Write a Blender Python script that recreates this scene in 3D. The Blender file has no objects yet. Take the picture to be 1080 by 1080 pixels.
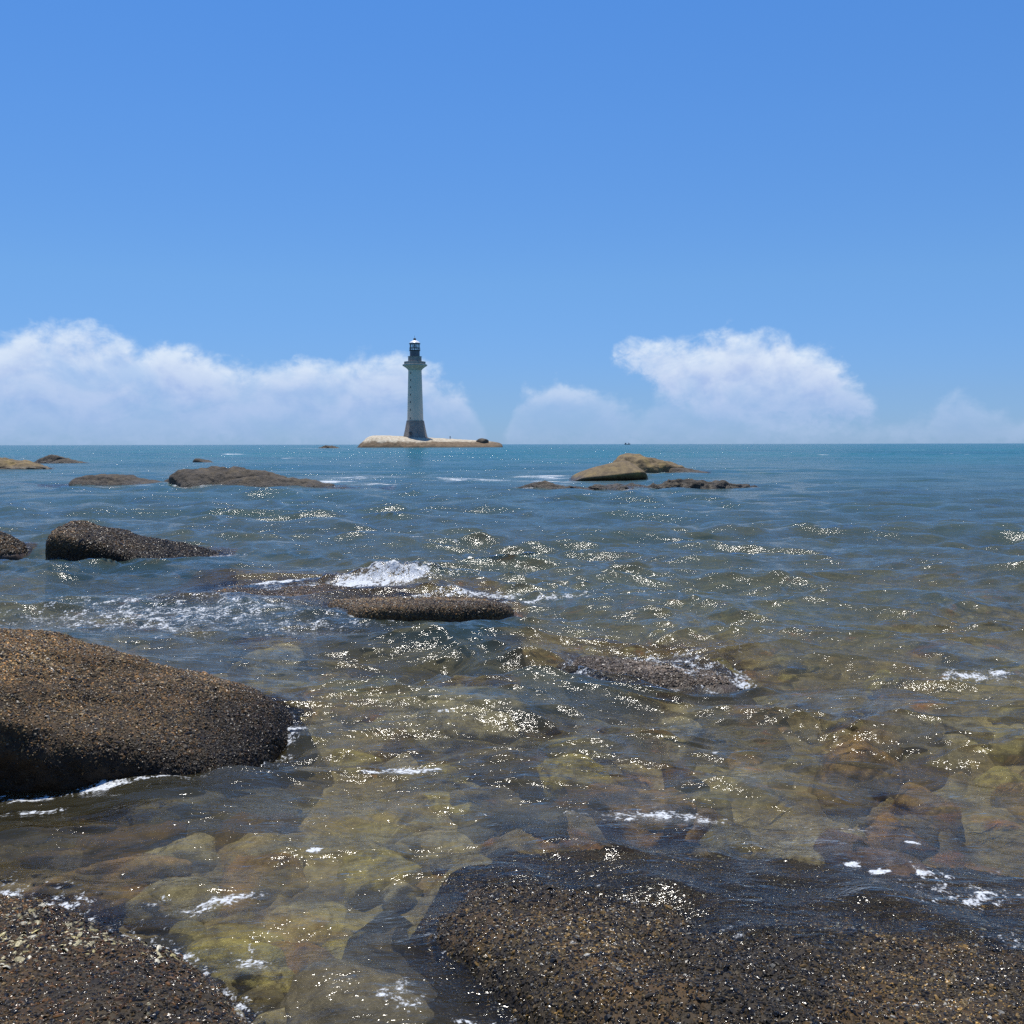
import bpy, bmesh, math, random
import numpy as np
from mathutils import Vector, Matrix
from mathutils.bvhtree import BVHTree

sc = bpy.context.scene
COL = sc.collection
R = math.radians

# ------------------------------------------------------------------ camera
CAM_H = 1.5
PITCH = math.atan((540 - 468.5) / 1080.0)
cam_d = bpy.data.cameras.new("camera")
cam_d.sensor_width = 36
cam_d.lens = 36
cam_d.clip_start = 0.05
cam_d.clip_end = 90000
cam = bpy.data.objects.new("camera", cam_d)
cam.location = (0, 0, CAM_H)
cam.rotation_euler = (R(90) - PITCH, R(0.1), 0)
COL.objects.link(cam)
sc.camera = cam

# ------------------------------------------------------------------ light
SUN_EL, SUN_AZ = R(75), R(-20)          # azimuth clockwise from +Y (the view direction)
sun_d = bpy.data.lights.new("sun", 'SUN')
sun_d.energy = 4.7
sun_d.angle = R(0.5)
sun_d.color = (1.0, 0.955, 0.88)
sun = bpy.data.objects.new("sun", sun_d)
sdir = Vector((math.sin(SUN_AZ) * math.cos(SUN_EL), math.cos(SUN_AZ) * math.cos(SUN_EL), math.sin(SUN_EL)))
sun.rotation_euler = sdir.to_track_quat('Z', 'Y').to_euler()
sun.location = (0, 0, 60)
COL.objects.link(sun)

sc.view_settings.view_transform = 'Standard'
sc.view_settings.look = 'None'
sc.view_settings.exposure = 0
sc.view_settings.gamma = 1
sc.cycles.transparent_max_bounces = 12
sc.cycles.max_bounces = 6
sc.cycles.sample_clamp_indirect = 6
sc.cycles.sample_clamp_direct = 25
sc.cycles.caustics_refractive = False
sc.cycles.caustics_reflective = False
sc.cycles.use_denoising = False


class NT:
    """small helper to write node trees as expressions"""
    def __init__(s, tree):
        s.t = tree

    def n(s, kind, **kw):
        nd = s.t.nodes.new(kind)
        for k, v in kw.items():
            setattr(nd, k, v)
        return nd

    def put(s, sock, v):
        if hasattr(v, 'is_output'):
            s.t.links.new(v, sock)
        elif v is not None:
            sock.default_value = v

    def m(s, op, a, b=None, c=None, clamp=False):
        nd = s.n('ShaderNodeMath', operation=op, use_clamp=clamp)
        for i, v in enumerate((a, b, c)):
            if v is not None:
                s.put(nd.inputs[i], v)
        return nd.outputs[0]

    def ss(s, v, lo, hi, a=0.0, b=1.0):
        nd = s.n('ShaderNodeMapRange', interpolation_type='SMOOTHSTEP')
        s.put(nd.inputs[0], v)
        for i, q in enumerate((lo, hi, a, b)):
            s.put(nd.inputs[i + 1], q)
        return nd.outputs[0]

    def lin(s, v, lo, hi, a=0.0, b=1.0):
        nd = s.n('ShaderNodeMapRange')
        s.put(nd.inputs[0], v)
        for i, q in enumerate((lo, hi, a, b)):
            s.put(nd.inputs[i + 1], q)
        return nd.outputs[0]

    def mix(s, f, a, b, blend='MIX'):
        nd = s.n('ShaderNodeMix', data_type='RGBA', blend_type=blend)
        s.put(nd.inputs[0], f)
        for i, v in ((6, a), (7, b)):
            s.put(nd.inputs[i], v if hasattr(v, 'is_output') else (*v, 1) if len(v) == 3 else v)
        return nd.outputs[2]

    def noise(s, vec, scale, detail=4, rough=0.55, dist=0.0, w=None, lac=2.0):
        nd = s.n('ShaderNodeTexNoise')
        if w is not None:
            nd.noise_dimensions = '4D'
            nd.inputs['W'].default_value = w
        s.put(nd.inputs['Vector'], vec)
        nd.inputs['Scale'].default_value = scale
        nd.inputs['Detail'].default_value = detail
        nd.inputs['Roughness'].default_value = rough
        nd.inputs['Lacunarity'].default_value = lac
        s.put(nd.inputs['Distortion'], dist)
        return nd.outputs[0]

    def xyz(s, x, y, z):
        nd = s.n('ShaderNodeCombineXYZ')
        for i, v in enumerate((x, y, z)):
            s.put(nd.inputs[i], v)
        return nd.outputs[0]

    def sep(s, v):
        nd = s.n('ShaderNodeSeparateXYZ')
        s.put(nd.inputs[0], v)
        return nd.outputs

    def vm(s, op, a, b=None):
        nd = s.n('ShaderNodeVectorMath', operation=op)
        s.put(nd.inputs[0], a)
        if b is not None:
            s.put(nd.inputs[3 if op == 'SCALE' else 1], b)
        return nd.outputs[0]

    def curve(s, v, pts):
        nd = s.n('ShaderNodeFloatCurve')
        c = nd.mapping.curves[0]
        while len(c.points) < len(pts):
            c.points.new(0.5, 0.5)
        for p, q in zip(c.points, pts):
            p.location = q
            p.handle_type = 'AUTO'
        nd.mapping.extend = 'HORIZONTAL'
        nd.mapping.update()
        s.put(nd.inputs['Value'], v)
        return nd.outputs[0]


# ------------------------------------------------------------------ sky with cloud banks low over the sea
def make_world():
    w = bpy.data.worlds.new("World")
    sc.world = w
    w.use_nodes = True
    t = w.node_tree
    t.nodes.clear()
    q = NT(t)
    sky = q.n('ShaderNodeTexSky', sky_type='NISHITA', sun_disc=False)
    sky.sun_elevation = SUN_EL
    sky.sun_rotation = SUN_AZ
    sky.altitude = 0
    sky.air_density = 1.0
    sky.dust_density = 0.0
    sky.ozone_density = 4.0
    d = q.n('ShaderNodeTexCoord').outputs['Generated']
    x, y, z = q.sep(d)
    az = q.m('ARCTAN2', x, y)
    hor = q.m('SQRT', q.m('ADD', q.m('MULTIPLY', x, x), q.m('MULTIPLY', y, y)))
    el = q.m('DIVIDE', z, q.m('MAXIMUM', hor, 1e-4))
    u = q.lin(az, -0.6, 0.6, 0.0, 1.0)
    # clear tropical air: a bluer zenith and a less milky horizon than the stock atmosphere
    ramp = q.n('ShaderNodeValToRGB')
    els = ramp.color_ramp.elements
    stops = [(0.0, (0.328, 0.522, 1.10)), (0.10, (0.400, 0.570, 1.03)), (0.33, (0.534, 0.748, 1.08)), (0.64, (0.552, 0.85, 1.246)), (0.9, (0.544, 0.903, 1.349))]
    while len(els) < len(stops):
        els.new(0.5)
    for e, (p, c) in zip(els, stops):
        e.position = p
        e.color = (*[v / 1.5 for v in c], 1)
    q.put(ramp.inputs[0], q.m('MULTIPLY', el, 2.13, clamp=True))
    hs_out = q.vm('SCALE', q.mix(1.0, sky.outputs[0], ramp.outputs[0], 'MULTIPLY'), 1.5)
    # cloud-top outline: (azimuth, height) pairs, heights in units of 0.2 rad
    def pt(px, py):
        return ((math.atan((px - 540) / 1080) + 0.6) / 1.2, max(0.0, (468.5 - py) / 1080 / 0.2))
    left = ([(0, 0.42), pt(-80, 384), pt(-20, 364), pt(60, 357), pt(110, 353), pt(160, 362), pt(230, 369), pt(268, 380), pt(300, 374), pt(345, 380),
             pt(405, 371), pt(425, 374), pt(470, 396), pt(495, 410), pt(510, 440), pt(530, 475), (1, 0)], [(0, 0), (1, 0)])
    small = ([(0, 0), pt(520, 475), pt(545, 415), pt(560, 406), pt(590, 403), pt(625, 408), pt(645, 420), pt(665, 424), pt(680, 420), pt(695, 412), pt(730, 408), pt(780, 418), pt(820, 440),
              pt(900, 445), pt(950, 440), pt(985, 424), pt(1010, 410), pt(1035, 424), pt(1060, 436), pt(1120, 425), (1, 0.3)], [(0, 0), (1, 0)])
    right = ([(0, 0), pt(620, 475), pt(638, 430), pt(646, 366), pt(665, 360), pt(720, 359), pt(770, 351), pt(820, 358), pt(860, 366), pt(885, 384), pt(905, 402), pt(925, 430), pt(960, 475), (1, 0)],
             [(0, 0.5), pt(630, 372), pt(660, 384), pt(690, 402), pt(720, 428), pt(800, 446), pt(900, 446), (1, 0.1)])

    def density(elv, pts, seed):
        p = q.xyz(az, q.m('MULTIPLY', elv, 1.25), seed)
        big = q.noise(p, 28, 8, 0.54, 0.2)
        fine = q.noise(p, 95, 6, 0.62, 0.4)
        n = q.m('ADD', q.m('MULTIPLY', q.m('SUBTRACT', big, 0.5), 0.064), q.m('MULTIPLY', q.m('SUBTRACT', fine, 0.5), 0.016))
        top = q.m('MULTIPLY', q.curve(u, pts), 0.2)
        return q.m('ADD', q.m('SUBTRACT', top, elv), n), big, fine

    col = q.mix(1.0, hs_out, (1.04, 1.10, 1.06), 'MULTIPLY')
    for (pts, bot), seed, amt in ((left, 1.7, 0.92), (small, 3.9, 0.72), (right, 6.3, 1.0)):
        d0, big, fine = density(el, pts, seed)
        d1, _, _ = density(q.m('ADD', el, 0.013), pts, seed)
        dens = q.ss(d0, -0.002, 0.022)
        flr = q.m('MULTIPLY', q.curve(u, bot), 0.2)
        dens = q.m('MULTIPLY', dens, q.ss(q.m('ADD', q.m('SUBTRACT', el, flr), q.m('MULTIPLY', q.m('SUBTRACT', fine, 0.5), 0.04)), -0.012, 0.012))
        # bodies thin out towards their flat, hazy bases
        base = q.ss(q.m('ADD', el, q.m('MULTIPLY', q.m('SUBTRACT', big, 0.5), 0.09)), 0.0, 0.070, 0.42, 1.0)
        holes = q.ss(q.noise(q.xyz(az, q.m('MULTIPLY', el, 1.7), seed + 3.0), 13, 6, 0.6, 0.5), 0.34, 0.56, 0.60, 1.0)
        alpha = q.m('MULTIPLY', q.m('MULTIPLY', dens, base), q.m('MULTIPLY', holes, amt))
        lit = q.ss(q.m('SUBTRACT', d0, d1), -0.010, 0.024)
        edge = q.ss(d0, 0.0, 0.05, 1.0, 0.0)
        lit = q.m('ADD', q.m('MULTIPLY', lit, 0.55), q.m('MULTIPLY', edge, 0.5), clamp=True)
        lit = q.m('MULTIPLY', lit, q.ss(el, 0.02, 0.08, 0.35, 1.0))
        ccol = q.mix(lit, (3.7, 5.0, 8.1), (7.9, 8.8, 9.8))
        col = q.mix(alpha, col, ccol)
    # ---- pale band of sea haze just over the horizon
    bg = q.n('ShaderNodeBackground')
    bg.inputs['Strength'].default_value = 0.1
    q.put(bg.inputs['Color'], col)
    out = q.n('ShaderNodeOutputWorld')
    t.links.new(bg.outputs[0], out.inputs['Surface'])
    try:
        w.cycles.sampling_method = 'MANUAL'
        w.cycles.sample_map_resolution = 512
    except Exception:
        pass
    return sky


make_world()

# ------------------------------------------------------------------ numeric noise
def _hash(ix, iy, iz, seed):
    h = (ix.astype(np.uint32) * np.uint32(374761393) + iy.astype(np.uint32) * np.uint32(668265263)
         + iz.astype(np.uint32) * np.uint32(2147483647) + np.uint32((seed * 974634777) & 0xffffffff))
    h = (h ^ (h >> np.uint32(13))) * np.uint32(1274126177)
    h = (h ^ (h >> np.uint32(15))) * np.uint32(2246822519)
    h = h ^ (h >> np.uint32(16))
    return h.astype(np.float64) / 4294967295.0


def vnoise(p, seed=0):
    """value noise in -1..1; p (n,3)"""
    i = np.floor(p).astype(np.int64)
    f = p - i
    f = f * f * f * (f * (f * 6 - 15) + 10)
    r = 0
    for dx in (0, 1):
        wx = f[:, 0] if dx else 1 - f[:, 0]
        for dy in (0, 1):
            wy = f[:, 1] if dy else 1 - f[:, 1]
            for dz in (0, 1):
                wz = f[:, 2] if dz else 1 - f[:, 2]
                r = r + wx * wy * wz * _hash(i[:, 0] + dx, i[:, 1] + dy, i[:, 2] + dz, seed)
    return r * 2 - 1


def fbm(p, octaves=4, seed=0, gain=0.5, lac=2.03):
    a, s, tot = 1.0, 0, 0
    for k in range(octaves):
        s = s + a * vnoise(p, seed + k * 17)
        tot += a
        a *= gain
        p = p * lac + 3.7
    return s / tot


def p2(x, y, s=1.0, z=0.0):
    return np.stack([x * s, y * s, np.full_like(x, z)], 1)


def worley2(x, y, seed):
    ix, iy = np.floor(x).astype(np.int64), np.floor(y).astype(np.int64)
    best = np.full(x.shape, 9.0)
    cid = np.zeros(x.shape)
    zz = np.zeros_like(ix)
    for dx in (-1, 0, 1):
        for dy in (-1, 0, 1):
            cx, cy = ix + dx, iy + dy
            h1, h2, h3 = _hash(cx, cy, zz, seed), _hash(cx, cy, zz + 1, seed), _hash(cx, cy, zz + 2, seed)
            d = (x - cx - h1) ** 2 + (y - cy - h2) ** 2
            b = d < best
            best = np.where(b, d, best)
            cid = np.where(b, h3, cid)
    return np.sqrt(best), cid


def sstep(v, a, b):
    t = np.clip((v - a) / (b - a), 0, 1)
    return t * t * (3 - 2 * t)


# ------------------------------------------------------------------ object helpers
def link_mesh(name, me, mat=None, parent=None, label=None, cat=None, group=None, kind=None):
    o = bpy.data.objects.new(name, me)
    COL.objects.link(o)
    if mat:
        me.materials.append(mat)
    if parent:
        o.parent = parent
    tag(o, label, cat, group, kind)
    return o


def tag(o, label=None, cat=None, group=None, kind=None):
    if label: o['label'] = label
    if cat: o['category'] = cat
    if group: o['group'] = group
    if kind: o['kind'] = kind
    return o


def mesh_np(name, v, f, smooth=True):
    """v (n,3), f (m,k) arrays"""
    me = bpy.data.meshes.new(name)
    f = np.asarray(f, dtype=np.int32)
    k = f.shape[1]
    me.vertices.add(len(v))
    me.vertices.foreach_set('co', np.asarray(v, dtype=np.float32).ravel())
    me.loops.add(f.size)
    me.loops.foreach_set('vertex_index', f.ravel())
    me.polygons.add(len(f))
    me.polygons.foreach_set('loop_start', np.arange(0, f.size, k, dtype=np.int32))
    me.polygons.foreach_set('loop_total', np.full(len(f), k, dtype=np.int32))
    me.polygons.foreach_set('use_smooth', np.full(len(f), smooth))
    me.update(calc_edges=True)
    return me


def attr(me, name, vals):
    a = me.attributes.new(name, 'FLOAT', 'POINT')
    a.data.foreach_set('value', np.asarray(vals, dtype=np.float32))


def empty(name, loc, label=None, cat=None, group=None):
    o = bpy.data.objects.new(name, None)
    o.empty_display_size = 0.2
    o.location = loc
    COL.objects.link(o)
    return tag(o, label, cat, group)


def material(name):
    m = bpy.data.materials.new(name)
    m.use_nodes = True
    m.node_tree.nodes.clear()
    q = NT(m.node_tree)
    out = q.n('ShaderNodeOutputMaterial')
    return m, q, out


def principled(q, out, col, rough=0.7, spec=0.5, normal=None, metal=0.0):
    b = q.n('ShaderNodeBsdfPrincipled')
    q.put(b.inputs['Base Color'], col if hasattr(col, 'is_output') else (*col, 1))
    q.put(b.inputs['Roughness'], rough)
    b.inputs['Metallic'].default_value = metal
    q.put(b.inputs['Specular IOR Level'], spec)
    if normal is not None:
        q.put(b.inputs['Normal'], normal)
    q.t.links.new(b.outputs[0], out.inputs['Surface'])
    return b


def bump(q, h, strength, dist, normal=None):
    b = q.n('ShaderNodeBump')
    b.inputs['Strength'].default_value = strength
    b.inputs['Distance'].default_value = dist
    q.put(b.inputs['Height'], h)
    if normal is not None:
        q.put(b.inputs['Normal'], normal)
    return b.outputs[0]


# ------------------------------------------------------------------ fan grid (fine near the shore, coarse out to sea)
def fan(ds, half, ncol, apex=-4.0):
    th = np.linspace(-half, half, ncol)
    rho = np.asarray(ds) - apex
    X = rho[:, None] * np.sin(th)[None, :]
    Y = apex + rho[:, None] * np.cos(th)[None, :]
    nr = len(ds)
    i = np.arange(nr - 1)[:, None] * ncol + np.arange(ncol - 1)[None, :]
    f = np.stack([i, i + 1, i + ncol + 1, i + ncol], -1).reshape(-1, 4)
    return X.ravel(), Y.ravel(), f, (rho * (th[1] - th[0]))


DEP_Y = [-60, -1, 0.6, 2, 3, 5, 8, 15, 30, 60, 200, 1000, 40000]
DEP_Z = [3.0, 0.55, 0.12, -0.17, -0.26, -0.42, -0.66, -1.2, -2.1, -3.8, -8, -14, -30]


def seabed_z(x, y, detail=True):
    yy = y + 0.35 * np.sin(x * 0.9 + 0.6) + 0.2 * np.sin(x * 2.1)
    z = np.interp(yy, DEP_Y, DEP_Z)
    amp = np.interp(y, [0, 3, 8, 30, 200], [0.06, 0.10, 0.2, 0.5, 1.0])
    z = z + amp * fbm(p2(x, y, 0.8), 5, 3) * 1.1
    if detail:
        m = (y < 22) & (y > 0)
        xs, ys = x[m], y[m]
        wx = xs + 0.15 * vnoise(p2(xs, ys, 3.1), 41)
        wy = ys + 0.15 * vnoise(p2(xs, ys, 3.1), 43)
        a, ca = worley2(wx * 2.4, wy * 2.0, 5)
        b, cb = worley2(wx * 6.5, wy * 5.5, 9)
        bumpz = 0.10 * np.clip(1 - a * 1.25, 0, 1) ** 0.7 * (0.3 + ca) + 0.045 * np.clip(1 - b * 1.3, 0, 1) ** 0.7 * (0.2 + cb)
        z[m] += bumpz - 0.05 + 0.04 * fbm(p2(xs, ys, 9), 4, 77)
    return z


# ------------------------------------------------------------------ seabed
def seabed_material():
    m, q, out = material("seabed_stone")
    pos = q.n('ShaderNodeNewGeometry').outputs['Position']
    n1 = q.noise(pos, 1.1, 5, 0.6, 0.6)
    n2 = q.noise(pos, 3.3, 6, 0.62, 0.8, w=3.0)
    n3 = q.noise(pos, 17, 5, 0.65, w=5.0)
    c = q.mix(q.ss(n2, 0.35, 0.62), (0.10, 0.07, 0.036), (0.38, 0.28, 0.12))
    c = q.mix(q.ss(n1, 0.5, 0.66), c, (0.52, 0.42, 0.18))
    c = q.mix(q.ss(q.noise(pos, 2.1, 4, 0.6, 0.5, w=9.0), 0.57, 0.70), c, (0.54, 0.21, 0.05))
    c = q.mix(q.ss(q.noise(pos, 1.7, 5, 0.6, 0.7, w=19.0), 0.60, 0.72), c, (0.66, 0.56, 0.27))
    c = q.mix(q.ss(n3, 0.40, 0.62, 0.0, 0.55), c, (0.025, 0.020, 0.013))
    b = bump(q, n3, 0.7, 0.03)
    principled(q, out, c, 0.7, 0.3, b)
    return m


def fan_rows(step0, k, far):
    ds, d = [], 0.2
    while d < far:
        ds.append(d)
        d += min(max(step0, d * d / 1620.0 * k), 0.035 * d + 0.01)
    return ds


def build_seabed():
    ds = [-40, -25, -12, -6, -3.5, -1.5] [3:] + fan_rows(0.02, 1.4, 30000)
    X, Y, f, _ = fan(ds, R(58), 640, -8.0)
    Z = seabed_z(X, Y)
    me = mesh_np("seabed", np.stack([X, Y, Z], 1), f)
    link_mesh("seabed", me, seabed_material(), kind='structure', label='brown and olive stony seabed showing through the shallow water', cat='seabed')


# ------------------------------------------------------------------ sea
rng = np.random.default_rng(11)
WAVES = []
for k in range(110):
    lam = 0.11 * (26 ** rng.random())
    ang = R(-97) + rng.normal(0, 0.55)
    steep = 0.036 * (0.95 if lam < 0.25 else 1.12 if lam < 0.9 else 0.7)
    WAVES.append((lam, ang, steep * lam / (2 * math.pi), rng.random() * 6.283))
for k in range(8):
    lam = 3 + 3.5 * rng.random()
    WAVES.append((lam, R(-88) + rng.normal(0, 0.3), 0.022 * lam / 6.283, rng.random() * 6.283))
for k in range(14):                                   # long low swell out at sea
    lam = 7 + rng.random() * 30
    WAVES.append((lam, R(-95) + rng.normal(0, 0.4), 0.010 * lam / 6.283, rng.random() * 6.283))

FOAM = []                                             # (x, y, rx, ry, amount, tilt)


def sea_z(x, y, sp):
    z = np.zeros_like(x)
    ox, oy = np.zeros_like(x), np.zeros_like(x)
    env = 1.0 + 0.7 * fbm(p2(x, y, 0.33), 2, 91)
    shal = np.interp(y, [0, 2.4, 4, 7, 14, 60], [0.35, 0.5, 0.85, 1.0, 1.25, 1.5])
    wx = x + 0.25 * vnoise(p2(x, y, 0.9), 61)
    wy = y + 0.25 * vnoise(p2(x, y, 0.9), 62)
    for lam, ang, a, ph in WAVES:
        w = sstep(lam / sp, 2.2, 4.5)
        if lam > 6.5:
            w = w * sstep(y, 15, 70)
        idx = w > 0.01
        if not idx.any():
            continue
        k = 2 * math.pi / lam
        arg = k * (wx[idx] * math.cos(ang) + wy[idx] * math.sin(ang)) + ph
        s = np.sin(arg)
        aw = (a * w[idx]) * (env[idx] if lam < 3 else 1.0) * shal[idx]
        z[idx] += aw * (s + 0.15 * np.sin(2 * arg + 1.57))
        c = np.cos(arg) * aw * (1.05 if lam < 1.5 else 0.8)
        ox[idx] += c * math.cos(ang)
        oy[idx] += c * math.sin(ang)
    # water heaped over the awash rocks
    for (cx, cy, rx, ry, h) in ((0.62, 3.38, 1.05, 0.36, 0.055), (-1.45, 11.1, 0.95, 0.22, 0.105), (1.0, 7.25, 0.8, 0.25, 0.01)):
        g = np.exp(-((x - cx) / rx) ** 2 - ((y - cy) / ry) ** 2)
        z += h * g * (1 + 0.5 * vnoise(p2(x, y, 6), 71) + (0.5 * fbm(p2(x, y, 16), 3, 72) if h > 0.1 else 0))
    return z, ox, oy


def sea_material():
    m, q, out = material("sea_water")
    pos = q.n('ShaderNodeNewGeometry').outputs['Position']
    A = lambda nm: q.n('ShaderNodeAttribute', attribute_name=nm).outputs['Fac']
    depth, foam, dist = A('depth'), A('foam'), A('dist')
    # ripples, stretched along the crests
    mp = q.n('ShaderNodeMapping')
    mp.inputs['Scale'].default_value = (0.42, 1.0, 1.0)
    mp.inputs['Rotation'].default_value = (0, 0, R(12))
    q.put(mp.inputs['Vector'], pos)
    v = mp.outputs[0]
    r1 = q.noise(v, 9, 4, 0.6, 0.6)
    r2 = q.noise(v, 34, 3, 0.6, 0.4, w=2.0)
    r5 = q.noise(v, 3.4, 3, 0.55, 0.8, w=16.0)
    r3 = q.noise(v, 1.3, 5, 0.62, 0.4, w=4.0)
    r4 = q.noise(v, 0.12, 6, 0.6, 0.3, w=6.0)
    far1 = q.ss(dist, 9, 32)
    h = q.m('ADD', q.m('ADD', q.m('MULTIPLY', r1, 0.020), q.m('MULTIPLY', r5, 0.035)), q.m('MULTIPLY', r2, 0.0075))
    h = q.m('ADD', h, q.m('MULTIPLY', q.m('MULTIPLY', r3, 0.16), far1))
    h = q.m('ADD', h, q.m('MULTIPLY', q.m('MULTIPLY', r4, 2.2), q.ss(dist, 30, 140)))
    r6 = q.noise(v, 0.42, 3, 0.6, 0.5, w=18.0)
    h = q.m('ADD', h, q.m('MULTIPLY', q.m('MULTIPLY', r6, 0.60), q.ss(dist, 14, 55)))
    nrm = bump(q, h, 1.0, 1.0)
    fr = q.n('ShaderNodeFresnel')
    fr.inputs['IOR'].default_value = 1.333
    q.put(fr.inputs['Normal'], nrm)
    gl = q.n('ShaderNodeBsdfGlossy')
    q.put(gl.inputs['Roughness'], q.lin(dist, 3, 60, 0.072, 0.14))
    q.put(gl.inputs['Normal'], nrm)
    tr = q.n('ShaderNodeBsdfTransparent')
    q.put(tr.inputs['Color'], (0.95, 0.97, 0.92, 1))
    body = q.n('ShaderNodeBsdfDiffuse')
    patch = q.noise(pos, 0.035, 4, 0.6, 0.5, w=8.0)
    deep = q.mix(q.ss(patch, 0.35, 0.65), (0.005, 0.096, 0.128), (0.008, 0.132, 0.158))
    bc = q.mix(q.ss(depth, 0.9, 6.5), q.mix(q.ss(depth, 0.15, 0.9), (0.20, 0.168, 0.088), (0.074, 0.130, 0.122)), deep)
    q.put(body.inputs['Color'], bc)
    al = q.m('SUBTRACT', 1.0, q.m('POWER', 2.718, q.m('MULTIPLY', q.m('ADD', depth, 0.01), -0.48)))
    mx = q.n('ShaderNodeMixShader')
    q.put(mx.inputs[0], al)
    # what lies below shows partly straight, partly bent by the ripples
    rf = q.n('ShaderNodeBsdfRefraction')
    rf.inputs['IOR'].default_value = 1.333
    rf.inputs['Roughness'].default_value = 0.0
    q.put(rf.inputs['Color'], (0.95, 0.97, 0.92, 1))
    mt = q.n('ShaderNodeMixShader')
    mt.inputs[0].default_value = 0.33
    q.t.links.new(tr.outputs[0], mt.inputs[1])
    q.t.links.new(rf.outputs[0], mt.inputs[2])
    q.t.links.new(mt.outputs[0], mx.inputs[1])
    q.t.links.new(body.outputs[0], mx.inputs[2])
    sf = q.n('ShaderNodeMixShader')
    q.put(sf.inputs[0], fr.outputs[0])
    q.t.links.new(mx.outputs[0], sf.inputs[1])
    q.t.links.new(gl.outputs[0], sf.inputs[2])
    # foam: lacy bubbles where water breaks
    fn = q.noise(pos, 6.5, 8, 0.68, 1.1, w=12.0)
    fn2 = q.noise(pos, 48, 4, 0.65, 0.7, w=14.0)
    fw = q.noise(v, 1.6, 5, 0.65, 0.8, w=17.0)
    fn = q.mix(q.ss(dist, 14, 40), q.xyz(fn, fn, fn), q.xyz(fw, fw, fw))
    fn = q.sep(fn)[0]
    fl = q.m('ADD', foam, q.m('ADD', q.m('MULTIPLY', q.m('SUBTRACT', fn, 0.5), 1.9), q.m('MULTIPLY', q.m('SUBTRACT', fn2, 0.5), 1.7)))
    fmask = q.m('MULTIPLY', q.ss(fl, 0.50, 0.78), q.ss(foam, 0.02, 0.2))
    # stray foam flecks drifting on the water
    fk = q.noise(v, 2.1, 6, 0.6, 1.6, w=21.0)
    fleck = q.m('MULTIPLY', q.ss(fk, 0.700, 0.735), q.ss(fn2, 0.42, 0.6))
    cap = q.m('MULTIPLY', q.ss(q.noise(v, 0.20, 5, 0.62, 0.8, w=31.0), 0.665, 0.70), q.m('MULTIPLY', q.ss(dist, 25, 60), q.ss(fn, 0.4, 0.6)))
    fm = q.m('MAXIMUM', fmask, q.m('MAXIMUM', fleck, cap))
    fd = q.n('ShaderNodeBsdfDiffuse')
    q.put(fd.inputs['Color'], (0.80, 0.83, 0.84, 1))
    q.put(fd.inputs['Normal'], bump(q, fn2, 0.8, 0.03))
    fx = q.n('ShaderNodeMixShader')
    q.put(fx.inputs[0], q.m('MULTIPLY', fm, 0.92))
    q.t.links.new(sf.outputs[0], fx.inputs[1])
    q.t.links.new(fd.outputs[0], fx.inputs[2])
    q.t.links.new(fx.outputs[0], out.inputs['Surface'])
    return m


def build_sea():
    ds = fan_rows(0.013, 0.55, 60000)
    X, Y, f, spc = fan(ds, R(52), 1250)
    dd = np.gradient(np.asarray(ds))
    sp = np.repeat(np.maximum(dd, spc), 1250)
    Z, OX, OY = sea_z(X, Y, sp)
    X, Y = X + OX, Y + OY
    me = mesh_np("sea", np.stack([X, Y, Z], 1), f)
    dep = np.maximum(Z - seabed_z(X, Y, False), 0.0)
    foam = np.zeros_like(X)
    wl = np.zeros_like(X)
    for (cx, cy, rx, ry, a, tl) in FOAM:
        c, s = math.cos(tl), math.sin(tl)
        dx, dy = X - cx, Y - cy
        foam = np.maximum(foam, a * np.exp(-((dx * c + dy * s) / rx) ** 2 - ((-dx * s + dy * c) / ry) ** 2))
    for o in [o for o in sc.objects if o.get('category') in ('rock', 'boulder', 'islet', 'stone') and o.name.split('.')[0] != 'loose_stone' and o.type == 'MESH']:
        M, Mi = o.matrix_basis, o.matrix_basis.inverted()
        co = np.empty(len(o.data.vertices) * 3)
        o.data.vertices.foreach_get('co', co)
        co = co.reshape(-1, 3) @ np.array(M.to_3x3()).T + np.array(M.translation)
        lo, hi = co.min(0), co.max(0)
        if lo[1] > 130:
            continue
        pad = 0.16 if lo[1] < 20 else 0.5
        idx = np.nonzero((X > lo[0] - pad) & (X < hi[0] + pad) & (Y > lo[1] - pad) & (Y < hi[1] + pad))[0]
        bvh = BVHTree.FromPolygons(co.tolist(), [p.vertices[:] for p in o.data.polygons])
        stone = o['category'] == 'stone'
        for i in idx:
            p = Vector((X[i], Y[i], Z[i]))
            h = bvh.ray_cast(p, Vector((0, 0, -1)), 3.0)
            if h[0] is not None:
                dep[i] = min(dep[i], h[3])
            if not stone and bvh.ray_cast(p + Vector((0, 0, 0.01)), Vector((0, 0, 1)), 1.0)[0] is None:
                h = bvh.find_nearest(p, pad)
                if h[0] is not None:
                    wl[i] = max(wl[i], (1 - h[3] / pad) * (0.55 if o.name == 'wet_rock_mound' else 1.0))
    foam = np.maximum(foam, 0.50 * wl * (0.75 + 0.9 * fbm(p2(X, Y, 1.7), 3, 55)))
    attr(me, 'depth', dep)
    attr(me, 'foam', foam)
    attr(me, 'dist', np.hypot(X, Y))
    link_mesh("sea_water", me, sea_material(), kind='structure', label='rippled sea running from clear shallows to deep teal at the horizon', cat='sea')


# ------------------------------------------------------------------ rocks
_ico = {}


def ico(n):
    if n not in _ico:
        bm = bmesh.new()
        bmesh.ops.create_icosphere(bm, subdivisions=n, radius=1)
        v = np.array([x.co[:] for x in bm.verts])
        f = np.array([[a.index for a in p.verts] for p in bm.faces])
        bm.free()
        _ico[n] = (v, f)
    return _ico[n]


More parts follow.
